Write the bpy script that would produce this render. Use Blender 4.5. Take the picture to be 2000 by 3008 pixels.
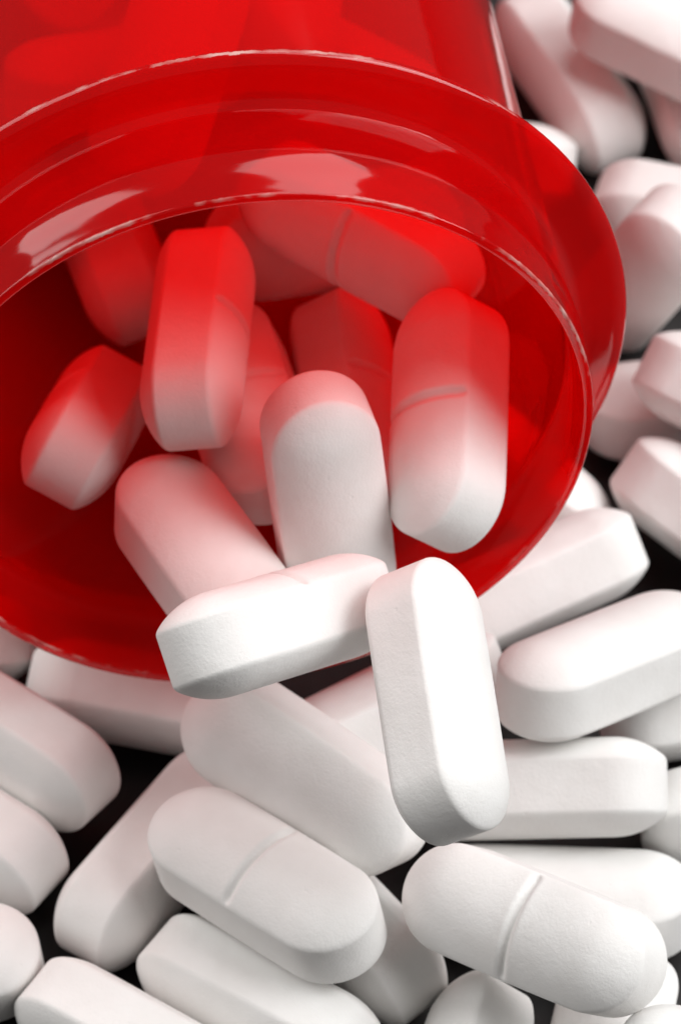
import bpy, bmesh, math
from mathutils import Vector, Matrix, Quaternion
MM = 0.001
sc = bpy.context.scene
for o in list(bpy.data.objects): bpy.data.objects.remove(o)

# ------------------------------------------------------------------ camera
cam = bpy.data.cameras.new('camera'); cam_ob = bpy.data.objects.new('camera', cam); sc.collection.objects.link(cam_ob)
cam_ob.matrix_world = Matrix(((1.000000, 0.000000, 0.000000, 0.000000), (0.000000, 0.766044, -0.642788, -0.179981), (0.000000, 0.642788, 0.766044, 0.246157), (0, 0, 0, 1)))
cam.sensor_fit = 'VERTICAL'; cam.sensor_height = 24.0; cam.lens = 102.595
cam.clip_start = 0.01; cam.clip_end = 20.0
cam.dof.use_dof = True; cam.dof.focus_distance = 0.272; cam.dof.aperture_fstop = cam.lens / 2.6
sc.camera = cam_ob

# ------------------------------------------------------------------ light
world = bpy.data.worlds.new('World'); sc.world = world; world.use_nodes = True
bg = world.node_tree.nodes['Background']; bg.inputs['Color'].default_value = (1.0, 0.98, 0.96, 1); bg.inputs['Strength'].default_value = 0.10

def softbox(name, loc, target, w, h, power, col=(1, 1, 1)):
    l = bpy.data.lights.new(name, 'AREA'); l.shape = 'RECTANGLE'; l.size = w; l.size_y = h; l.energy = power; l.color = col
    o = bpy.data.objects.new(name, l); sc.collection.objects.link(o); o.location = loc
    d = Vector(target) - Vector(loc); o.rotation_euler = d.to_track_quat('-Z', 'Y').to_euler()
    return o
softbox('right_softbox', (0.36, -0.05, 0.34), (0, 0.0, 0.02), 0.34, 0.34, 1.85)
softbox('overhead_softbox', (0.17, 0.15, 0.38), (0, 0.02, 0.02), 0.48, 0.36, 1.25)
softbox('left_softbox', (-0.34, 0.09, 0.33), (0, 0.03, 0.02), 0.44, 0.40, 1.6, (1.0, 0.985, 0.97))
sc.view_settings.view_transform = 'Standard'; sc.view_settings.look = 'None'
sc.view_settings.exposure = 0.08; sc.view_settings.gamma = 1.0; sc.view_settings.use_curve_mapping = False
sc.cycles.transparent_max_bounces = 32; sc.cycles.max_bounces = 14; sc.cycles.diffuse_bounces = 6
sc.cycles.glossy_bounces = 6; sc.cycles.transmission_bounces = 12

# ------------------------------------------------------------------ helpers
def tag(o, label=None, cat=None, group=None, kind=None):
    for k, v in (('label', label), ('category', cat), ('group', group), ('kind', kind)):
        if v: o[k] = v
    return o
def link(name, me, mat=None, parent=None):
    o = bpy.data.objects.new(name, me); sc.collection.objects.link(o)
    if mat is not None and not me.materials: me.materials.append(mat)
    if parent: o.parent = parent
    return o
class NT:
    def __init__(s, name):
        s.m = bpy.data.materials.new(name); s.m.use_nodes = True; s.t = s.m.node_tree; s.t.nodes.clear()
    def n(s, kind, **kw):
        nd = s.t.nodes.new(kind)
        for k, v in kw.items():
            if k.startswith('_'): setattr(nd, k[1:], v)
            else:
                key = int(k[1:]) if k[0] == 'i' and k[1:].isdigit() else k.replace('__', ' ')
                if hasattr(v, 'is_output') or isinstance(v, bpy.types.NodeSocket): s.t.links.new(v, nd.inputs[key])
                else: nd.inputs[key].default_value = v
        return nd
    def out(s, shader): s.n('ShaderNodeOutputMaterial', Surface=shader); return s.m
    def math(s, op, a, b=0.0, c=None, clamp=False):
        kw = dict(i0=a, i1=b)
        if c is not None: kw['i2'] = c
        return s.n('ShaderNodeMath', _operation=op, _use_clamp=clamp, **kw).outputs[0]
    def ramp(s, fac, stops):
        r = s.n('ShaderNodeValToRGB', Fac=fac); e = r.color_ramp.elements
        while len(e) < len(stops): e.new(0.5)
        for i, (p, c) in enumerate(stops): e[i].position = p; e[i].color = c if len(c) == 4 else (*c, 1)
        return r.outputs['Color']

# ------------------------------------------------------------------ materials
def mat_pill():
    t = NT('pressed_white_tablet')
    co = t.n('ShaderNodeTexCoord').outputs['Object']
    rnd = t.n('ShaderNodeObjectInfo').outputs['Random']
    sh = t.n('ShaderNodeVectorMath', _operation='ADD', i0=co, i1=t.n('ShaderNodeVectorMath', _operation='SCALE', i0=(1.7, 0.9, 2.3), Scale=rnd).outputs[0]).outputs[0]
    g1 = t.n('ShaderNodeTexNoise', Vector=sh, Scale=5200.0, Detail=3.0, Roughness=0.6).outputs['Fac']
    g2 = t.n('ShaderNodeTexNoise', Vector=sh, Scale=900.0, Detail=2.0).outputs['Fac']
    pit = t.n('ShaderNodeTexNoise', Vector=sh, Scale=1500.0, Detail=1.0).outputs['Fac']
    pit = t.math('MULTIPLY', t.math('SUBTRACT', pit, 0.77, clamp=True), 6.0)
    h = t.math('ADD', t.math('MULTIPLY', g1, 0.6), t.math('MULTIPLY', g2, 1.0))
    h = t.math('SUBTRACT', h, pit)
    bump = t.n('ShaderNodeBump', Height=h, Strength=0.35, Distance=0.00012).outputs[0]
    spk = t.n('ShaderNodeTexNoise', Vector=sh, Scale=330.0, Detail=4.0).outputs['Fac']
    col = t.ramp(spk, [(0.3, (0.80, 0.785, 0.765)), (0.7, (0.845, 0.835, 0.82))])
    b = t.n('ShaderNodeBsdfPrincipled', Base__Color=col, Roughness=0.62, Normal=bump)
    b.inputs['Specular IOR Level'].default_value = 0.32
    b.inputs['Subsurface Weight'].default_value = 0.0; b.inputs['Subsurface Radius'].default_value = (1.0, 0.8, 0.65); b.inputs['Subsurface Scale'].default_value = 0.0007
    return t.out(b.outputs[0])
PILL = mat_pill()

def mat_plastic(scatter, PIG, lip=False):
    t = NT('red_translucent_plastic')
    geo = t.n('ShaderNodeNewGeometry'); co = t.n('ShaderNodeTexCoord').outputs['Object']
    back = geo.outputs['Backfacing']
    ior = t.math('ADD', t.math('MULTIPLY', back, 1 / 1.5 - 1.5), 1.5)
    scr = t.n('ShaderNodeTexNoise', Vector=co, Scale=260.0, Detail=2.0).outputs['Fac']
    bump = t.n('ShaderNodeBump', Height=scr, Strength=0.05, Distance=0.0004).outputs[0]
    fr = t.n('ShaderNodeFresnel', IOR=ior, Normal=bump).outputs[0]
    tr = t.n('ShaderNodeBsdfTransparent', Color=(*TINT, 1)).outputs[0]
    tl = t.n('ShaderNodeBsdfTranslucent', Color=(*PIG, 1), Normal=bump).outputs[0]
    df = t.n('ShaderNodeBsdfDiffuse', Color=(*PIG, 1), Normal=bump).outputs[0]
    sct = t.n('ShaderNodeMixShader', Fac=0.30, i1=tl, i2=df).outputs[0]
    body = t.n('ShaderNodeMixShader', Fac=scatter, i1=tr, i2=sct).outputs[0]
    gl = t.n('ShaderNodeBsdfGlossy', Color=(1, 1, 1, 1), Roughness=0.07, Normal=bump).outputs[0]
    sh = t.n('ShaderNodeMixShader', Fac=fr, i1=body, i2=gl).outputs[0]
    if not lip: return t.out(sh)
    # dust specks and rubbed flecks
    dn = t.n('ShaderNodeTexVoronoi', Vector=co, Scale=420.0, Randomness=1.0)
    cell = t.n('ShaderNodeSeparateColor', Color=dn.outputs['Color']).outputs
    dust = t.math('MULTIPLY', t.math('LESS_THAN', dn.outputs['Distance'], t.math('MULTIPLY', cell[1], 0.07)), t.math('GREATER_THAN', cell[0], 0.80))
    mask = t.math('MULTIPLY', dust, 0.55)
    xyz = t.n('ShaderNodeSeparateXYZ', Vector=co).outputs
    rad = t.math('SQRT', t.math('ADD', t.math('MULTIPLY', xyz[0], xyz[0]), t.math('MULTIPLY', xyz[1], xyz[1])))
    where = t.n('ShaderNodeTexNoise', Vector=co, Scale=150.0, Detail=3.0, Roughness=0.7).outputs['Fac']
    warp = t.n('ShaderNodeTexNoise', Vector=co, Scale=2500.0, Detail=3.0).outputs['Fac']
    for (r0, z0, wid, thr) in EDGES:
        d = t.math('SQRT', t.math('ADD', t.math('POWER', t.math('SUBTRACT', rad, r0 * MM), 2.0), t.math('POWER', t.math('SUBTRACT', xyz[2], z0 * MM), 2.0)))
        d = t.math('ADD', d, t.math('MULTIPLY', t.math('SUBTRACT', warp, 0.5), 0.00030))
        on = t.math('LESS_THAN', d, wid * MM)
        on = t.math('MULTIPLY', on, t.math('MULTIPLY', t.math('SUBTRACT', where, thr, clamp=True), 8.0, clamp=True))
        mask = t.math('MAXIMUM', mask, t.math('MULTIPLY', on, 0.8))
    fl = t.n('ShaderNodeBsdfDiffuse', Color=(0.62, 0.42, 0.38, 1)).outputs[0]
    sh = t.n('ShaderNodeMixShader', Fac=mask, i1=sh, i2=fl).outputs[0]
    return t.out(sh)
TINT = (1.0, 0.008, 0.012)
EDGES = [(22.0, 0.1, 0.13, 0.50), (21.45, 0.1, 0.11, 0.54), (25.85, 8.9, 0.13, 0.54)]
PLASTIC = mat_plastic(0.38, (0.94, 0.003, 0.006)); PLASTIC_RIM = mat_plastic(0.46, (0.80, 0.003, 0.006), True)

def mat_table():
    t = NT('black_tabletop')
    co = t.n('ShaderNodeTexCoord').outputs['Object']
    n = t.n('ShaderNodeTexNoise', Vector=co, Scale=900.0, Detail=4.0).outputs['Fac']
    col = t.ramp(n, [(0.3, (0.006, 0.0045, 0.0045)), (0.8, (0.012, 0.009, 0.009))])
    bump = t.n('ShaderNodeBump', Height=n, Strength=0.1, Distance=0.0001).outputs[0]
    b = t.n('ShaderNodeBsdfPrincipled', Base__Color=col, Roughness=0.55, Normal=bump)
    return t.out(b.outputs[0])

# ------------------------------------------------------------------ table
me = bpy.data.meshes.new('table'); bm = bmesh.new()
bmesh.ops.create_grid(bm, x_segments=1, y_segments=1, size=0.6); bm.to_mesh(me); bm.free()
tb = link('table', me, mat_table()); tb.location = (0, 0.05, 0)
tag(tb, kind='structure')

# ------------------------------------------------------------------ bottle
MOUTH = Vector((-5.543, 2.890, 34.090)) * MM; AXIS = Vector((-0.14491, 0.98746, -0.06262)).normalized()
def lathe(name, profiles, parent, mat, seg=192):
    """profiles: list of (r, z) polylines in mm, z running from the mouth into the bottle"""
    bm = bmesh.new()
    for prof in profiles:
        rings = []
        for r, z in prof:
            if r < 1e-6: rings.append([bm.verts.new((0, 0, z * MM))])
            else: rings.append([bm.verts.new((r * MM * math.cos(2 * math.pi * i / seg), r * MM * math.sin(2 * math.pi * i / seg), z * MM)) for i in range(seg)])
        for a, b in zip(rings, rings[1:]):
            for i in range(seg):
                j = (i + 1) % seg
                if len(a) == 1: bm.faces.new((a[0], b[j], b[i]))
                elif len(b) == 1: bm.faces.new((a[i], a[j], b[0]))
                else: bm.faces.new((a[i], a[j], b[j], b[i]))
    for f in bm.faces: f.smooth = True
    me = bpy.data.meshes.new(name); bm.to_mesh(me); bm.free()
    me.set_sharp_from_angle(angle=math.radians(40))
    return link(name, me, mat, parent)
bottle = bpy.data.objects.new('pill_bottle', None); sc.collection.objects.link(bottle)
bottle.empty_display_size = 0.01; bottle.location = MOUTH; bottle.rotation_euler = AXIS.to_track_quat('Z', 'Y').to_euler()
tag(bottle, 'translucent red plastic pill bottle lying on its side with open mouth', 'bottle')
def arc(c0, z0, r, a0, a1, n=6): return [(c0 + r * math.cos(math.radians(a0 + (a1 - a0) * i / n)), z0 + r * math.sin(math.radians(a0 + (a1 - a0) * i / n))) for i in range(n + 1)]
# normals point out of the plastic: the outside runs base -> mouth, the inside mouth -> base
neck = [(22.15, 7.85), (22.12, 7.0), (22.12, 5.6), (22.16, 4.9), (22.24, 4.3), (22.27, 3.6), (22.24, 2.9), (22.16, 2.3), (22.12, 1.8), (22.1, 1.2), (22.08, 0.7), (22.06, 0.32)] + arc(21.9, 0.2, 0.16, 0, -90, 4) + arc(21.6, 0.2, 0.16, -90, -180, 4) + \
       [(21.42, 0.6), (21.4, 2.0), (21.4, 4.6), (21.25, 4.9), (21.15, 5.3), (21.2, 5.8), (21.3, 6.2), (21.28, 8.65)]
n_ob = lathe('neck', [neck], bottle, PLASTIC_RIM)
fl = [(22.0, 9.75), (22.15, 9.5), (22.5, 9.38), (24.5, 9.32), (25.6, 9.25)] + arc(25.65, 9.0, 0.25, 80, -10, 4) + [(25.88, 8.75), (25.7, 8.55), (24.8, 8.4), (23.6, 8.3), (22.8, 8.22), (22.4, 8.08), (22.15, 7.85)]
lathe('flange', [fl], bottle, PLASTIC_RIM)
BL = 104.0
body_out = [(0, BL - 1.0), (14, BL - 1.0), (18.5, BL - 0.9), (19.5, BL)] + arc(20.5, BL - 1.3, 1.3, 90, 0, 5) + [(21.85, 60), (21.95, 40), (22.0, 20), (22.0, 9.75)]
body_in = [(21.28, 8.65), (21.25, 20), (21.2, 40), (21.1, 60), (21.0, BL - 3.2)] + arc(19.6, BL - 3.2, 1.4, 0, 90, 4) + [(14, BL - 1.9), (0, BL - 1.9)]
lathe('body', [body_out, body_in], bottle, PLASTIC)

# ------------------------------------------------------------------ caplets
L, W, T, HB = 18.1, 7.35, 6.75, 3.7
def pill_mesh(score=True):
    r = W / 2; a = (L - W) / 2; H = (T - HB) / 2; Rr = (r * r + H * H) / (2 * H)
    dome = lambda q: math.sqrt(max(Rr * Rr - q * q, 0)) - (Rr - H)
    prof = [(r * f, HB / 2 + dome(r * f)) for f in (0.0, .1, .2, .3, .4, .5, .6, .68, .76, .82, .88)]
    qa = r - 0.24; p0 = (qa, HB / 2 + dome(qa)); p1 = (r, HB / 2); p2 = (r, HB / 2 - 0.22)
    for i in range(7):
        u = i / 6; prof.append(tuple((1 - u) ** 2 * p0[k] + 2 * u * (1 - u) * p1[k] + u * u * p2[k] for k in (0, 1)))
    prof += [(r, HB / 2 - .7), (r, 0.0)]
    prof = prof + [(q, -z) for q, z in prof[-2::-1]]
    xs = [a * f for f in (-1, -.75, -.5)] + [-1.7, -1.2, -.9, -.7, -.55, -.42, -.3, -.2, -.1]
    xs = xs + [0] + [-x for x in xs[::-1]]
    pts = []                                                  # outline: centre x, angle
    for x in xs[::-1]: pts.append((x, math.pi / 2))
    n = 26
    for i in range(1, n): pts.append((-a, math.pi / 2 + math.pi * i / n))
    for x in xs: pts.append((x, 1.5 * math.pi))
    for i in range(1, n): pts.append((a, -math.pi / 2 + math.pi * i / n))
    bm = bmesh.new(); rings = []
    for k, (q, z) in enumerate(prof):
        ring = []
        for cx, ph in pts:
            x = cx + q * math.cos(ph); y = q * math.sin(ph); zz = z
            y *= 1 - 0.035 * (x / (L / 2)) ** 2                # sides very slightly barrelled
            if score and z > HB / 2 - 0.1:
                fade = min(1, max(0, (r * 1.0 - q) / 0.5))
                g = math.exp(-(x / 0.25) ** 2); lip_ = math.exp(-((abs(x) - 0.55) / 0.2) ** 2)
                zz -= fade * (0.37 * g - 0.035 * lip_)
            ring.append(bm.verts.new((x * MM, y * MM, zz * MM)))
        rings.append(ring)
    N = len(pts)
    for A, B in zip(rings, rings[1:]):
        for i in range(N):
            j = (i + 1) % N; bm.faces.new((A[i], A[j], B[j], B[i]))
    bmesh.ops.remove_doubles(bm, verts=bm.verts, dist=1e-7)
    bmesh.ops.dissolve_degenerate(bm, edges=bm.edges, dist=1e-8)
    bmesh.ops.recalc_face_normals(bm, faces=bm.faces)
    for f in bm.faces: f.smooth = True
    me = bpy.data.meshes.new('caplet'); bm.to_mesh(me); bm.free(); me.materials.append(PILL)
    return me
CAPLET = pill_mesh(True); PLAIN = pill_mesh(False)
# centre in mm, rotation quaternion, label, group, score line in view
POSES = [
    ((-12.850, 5.597, 4.438), (0.83653, -0.53922, 0.07524, -0.06168), 'pinkish caplet lying under the lower lip of the bottle above the large dark gap', 'caplets spilled on the table', 0),
    ((-30.514, 10.437, 4.043), (0.07402, 0.03565, -0.43253, -0.89787), 'dark pink caplet almost hidden under the bottle lip, by a tiny dark gap', 'caplets spilled on the table', 0),
    ((29.533, -4.216, 3.736), (0.71498, -0.69882, 0.01467, -0.01544), 'caplet partly hidden behind the blunt end of the edge-on one', 'caplets spilled on the table', 0),
    ((14.756, -10.728, 3.469), (0.10488, 0.99429, -0.01882, -0.00551), 'white caplet lying directly beneath a scored caplet, without visible score', 'caplets spilled on the table', 0),
    ((0.081, -12.261, 4.186), (0.67596, -0.58680, 0.27245, -0.35286), 'caplet under the lower ends of two scored caplets, lying between them', 'caplets spilled on the table', 0),
    ((7.505, -26.578, 4.128), (0.30298, -0.51761, 0.69052, -0.40431), 'rounded end of a caplet poking out between two dark gaps under a scored caplet', 'caplets spilled on the table', 0),
    ((-23.186, 0.463, 7.456), (0.63553, -0.70431, 0.23965, -0.20644), 'pinkish caplet lying just outside the bottle lip, end at the large dark gap', 'caplets spilled on the table', 0),
    ((-26.528, -5.062, 5.340), (0.68656, -0.65370, 0.21273, -0.23677), 'white caplet beside the pinkish one by the long dark gap, ridge along its end', 'caplets spilled on the table', 0),
    ((-5.201, -19.644, 4.330), (0.67896, -0.66489, 0.17635, -0.25659), 'white caplet directly below the scored one with the thick band, lying parallel', 'caplets spilled on the table', 0),
    ((-13.014, -22.940, 3.975), (0.69156, -0.66005, 0.18913, -0.22430), 'white caplet parallel to the one below the thick-banded scored caplet, farther from the bottle', 'caplets spilled on the table', 0),
    ((-28.683, -17.117, 3.781), (0.06423, -0.99168, -0.10772, -0.02916), 'caplet end across the dark gap from the long one crossing under the scored caplet', 'caplets spilled on the table', 0),
    ((-12.447, -7.214, 3.794), (0.32058, 0.33985, -0.64288, -0.60699), 'long white caplet lying along the large dark gap, crossing under the scored one', 'caplets spilled on the table', 0),
    ((13.005, -4.423, 7.849), (0.87585, -0.47439, -0.04961, -0.07339), 'white caplet lying on edge just behind the standing caplet, its blunt end showing', 'caplets spilled on the table', 0),
    ((11.976, 27.550, 4.314), (0.30701, 0.86027, -0.36478, -0.18062), 'caplet mostly hidden under the bottle lip next to the dark gap', 'caplets spilled on the table', 0),
    ((12.987, 14.264, 6.406), (0.37198, 0.89682, 0.20892, 0.11705), 'pinkish caplet slanting out from under the bottle lip, blunt end at a dark gap', 'caplets spilled on the table', 0),
    ((27.508, 20.509, 4.930), (0.35545, 0.86947, -0.27080, -0.21056), 'caplet with one end glowing red, beside the dark gap at the bottle lip', 'caplets spilled on the table', 0),
    ((17.937, 67.891, 3.840), (0.61616, -0.57462, 0.37043, -0.39107), 'white caplet lying parallel to the bottle body, partly under another caplet', 'caplets spilled on the table', 0),
    ((28.018, 52.034, 4.027), (0.71703, -0.67780, 0.09485, -0.13214), 'pinkish caplet lying on its side just behind the upended caplet by the flange', 'caplets spilled on the table', 0),
    ((22.773, 42.857, 8.654), (0.56136, -0.17668, 0.67151, 0.45026), 'upended white caplet standing beside the bottle flange', 'caplets spilled on the table', 0),
    ((9.140, 58.763, 3.926), (0.92193, -0.38326, 0.02146, -0.05198), 'small visible round end of a caplet peeking out behind the bottle flange', 'caplets spilled on the table', 0),
    ((26.728, 34.080, 3.439), (0.11408, 0.99105, 0.06878, 0.00810), 'reddish shaded caplet lying low between the bottle flange and its neighbours', 'caplets spilled on the table', 0),
    ((27.025, 67.346, 4.079), (0.62700, -0.45751, 0.37173, -0.50928), 'caplet beneath the uppermost one beside the bottle body, next to the dark gap', 'caplets spilled on the table', 1),
    ((29.629, 27.399, 10.141), (0.86236, -0.42364, 0.14174, -0.23826), 'pink-tinged caplet with its flat band outward, lying above the reddish shaded one beside the bottle', 'caplets spilled on the table', 0),
    ((25.952, 63.643, 11.573), (0.95877, -0.04933, 0.04061, -0.27691), 'white caplet resting on top of two others beside the bottle body', 'caplets spilled on the table', 0),
    ((17.186, -23.420, 4.011), (0.27469, 0.73030, 0.58535, 0.22040), 'caplet under the low end of a scored caplet, next to a narrow dark gap', 'caplets spilled on the table', 0),
    ((25.896, -30.178, 9.867), (0.13858, 0.96082, -0.23725, -0.03649), 'pale caplet overlapping the low end of a scored caplet', 'caplets spilled on the table', 0),
    ((26.874, 5.680, 3.985), (0.40497, 0.91084, 0.07284, 0.03253), 'shaded greyish caplet in the hollow under the bright slanting caplet', 'caplets spilled on the table', 0),
    ((3.235, 1.711, 8.166), (0.34550, 0.90075, 0.23630, 0.11593), 'shaded brownish caplet in the hollow between the crosswise and the standing caplets', 'caplets spilled on the table', 0),
    ((18.116, 2.531, 12.510), (0.18643, 0.91923, 0.33662, -0.08335), 'bright white caplet lying on others in front of the one slanting under the lip', 'caplets spilled on the table', 0),
    ((-2.381, -6.870, 12.845), (0.44417, -0.83446, 0.30391, -0.11846), 'large white caplet lying under the crosswise caplet, between it and a scored one', 'caplets spilled on the table', 0),
    ((-4.850, -14.360, 10.869), (0.93382, 0.02502, -0.08050, -0.34767), 'scored white caplet with its thick side band visible, lying on the long slanting ones', 'caplets spilled on the table', 1),
    ((12.391, -19.507, 13.077), (0.90984, 0.28043, -0.18089, -0.24665), 'scored white caplet resting on a plain one, its side band hidden', 'caplets spilled on the table', 1),
    ((-16.624, 37.936, 16.372), (0.59167, -0.53959, 0.33360, -0.49748), 'deep red caplet behind the edge-on scored caplet, beside the dark bottle wall', 'caplets in the bottle mouth', 1),
    ((-0.424, 32.733, 23.102), (0.81802, 0.56459, 0.07087, 0.08400), 'dark red caplet at the back of the bottle, under the topmost bright one', 'caplets in the bottle mouth', 1),
    ((0.672, 20.870, 18.760), (0.64951, -0.36713, 0.33516, -0.57535), 'reddened caplet between the upright middle caplet and the one at the bottle wall', 'caplets in the bottle mouth', 1),
    ((-6.439, 17.255, 21.863), (0.77513, 0.11080, -0.12307, -0.60971), 'reddened caplet wedged behind the upright middle caplet, beneath the edge-on scored one', 'caplets in the bottle mouth', 1),
    ((1.347, 25.926, 30.183), (0.70763, 0.64011, -0.18352, -0.23628), 'bright red-lit scored caplet lying across the top of the heap in the bottle', 'caplets in the bottle mouth', 1),
    ((-17.269, 17.365, 20.128), (0.64031, 0.17570, -0.54256, -0.51455), 'reddened caplet with pointed end lying along the bare inner wall of the bottle', 'caplets in the bottle mouth', 1),
    ((-9.515, 17.914, 28.551), (0.51488, -0.45012, 0.45761, -0.56823), 'scored caplet on edge inside the bottle, raised above the one with a pointed end', 'caplets in the bottle mouth', 1),
    ((7.139, 10.337, 28.851), (0.60151, 0.34266, -0.21037, -0.69031), 'scored caplet leaning against the bottle wall inside the mouth, only its upper half red', 'caplets in the bottle mouth', 1),
    ((-0.782, 5.251, 26.933), (0.48138, -0.46579, -0.62562, -0.39989), 'white caplet standing upright in the middle of the bottle mouth, plain face outward', 'caplets in the bottle mouth', 0),
    ((-8.725, 2.905, 22.615), (0.03263, 0.86529, -0.50001, -0.01398), 'caplet lying under the crosswise caplet, sliding out over the bottle lip', 'caplets in the bottle mouth', 0),
    ((-3.769, -7.050, 28.882), (0.79880, -0.46233, 0.02431, 0.38416), 'white caplet lying crosswise over the lower lip of the bottle mouth', 'caplets in the bottle mouth', 1),
    ((6.037, -12.785, 28.508), (0.21828, 0.72185, -0.53511, -0.38071), 'white caplet standing on end in front of the bottle mouth, leaning against the crosswise caplet', 'caplets in the bottle mouth', 0),
    ((-16.738, 61.529, 14.348), (0.32294, 0.85683, -0.33642, -0.21994), 'white caplet lying deep in the red bottle body behind the plastic wall', 'caplets deep inside the bottle', 1),
    ((-13.092, 65.056, 20.162), (0.81276, 0.04722, -0.27329, -0.51235), 'white caplet lying deep in the red bottle body behind the plastic wall', 'caplets deep inside the bottle', 1),
    ((-0.773, 46.649, 25.017), (0.77469, 0.57992, -0.07157, -0.24172), 'white caplet lying deep in the red bottle body behind the plastic wall', 'caplets deep inside the bottle', 1),
    ((-22.735, 62.818, 26.613), (0.41218, 0.90968, 0.04721, 0.01916), 'white caplet lying deep in the red bottle body behind the plastic wall', 'caplets deep inside the bottle', 1),
    ((-3.695, 47.947, 33.710), (0.27542, 0.63515, -0.66640, -0.27682), 'white caplet lying deep in the red bottle body behind the plastic wall', 'caplets deep inside the bottle', 1),
    ((-25.010, 41.932, 22.289), (0.45652, 0.27215, 0.44516, 0.72066), 'white caplet lying deep in the red bottle body behind the plastic wall', 'caplets deep inside the bottle', 1),
    ((-20.753, 52.907, 33.246), (0.16029, -0.57620, -0.75247, 0.27586), 'white caplet lying deep in the red bottle body behind the plastic wall', 'caplets deep inside the bottle', 1),
    ((-12.350, 59.548, 33.711), (0.34853, 0.60587, -0.70529, -0.11837), 'white caplet lying deep in the red bottle body behind the plastic wall', 'caplets deep inside the bottle', 1),
    ((-24.300, 64.614, 37.287), (0.60532, -0.71044, -0.08014, -0.34991), 'white caplet lying deep in the red bottle body behind the plastic wall', 'caplets deep inside the bottle', 1),
    ((-11.735, 36.367, 35.555), (0.04011, 0.79492, 0.55602, 0.23945), 'white caplet lying deep in the red bottle body behind the plastic wall', 'caplets deep inside the bottle', 1),
    ((-15.113, 42.342, 29.154), (0.16214, 0.96040, 0.21821, -0.06098), 'white caplet lying deep in the red bottle body behind the plastic wall', 'caplets deep inside the bottle', 1),
]
for c, q, label, group, scored in POSES:
    o = bpy.data.objects.new('caplet', CAPLET if scored else PLAIN); sc.collection.objects.link(o)
    o.location = Vector(c) * MM; o.rotation_mode = 'QUATERNION'; o.rotation_quaternion = Quaternion(q)
    tag(o, label, 'pill', group)
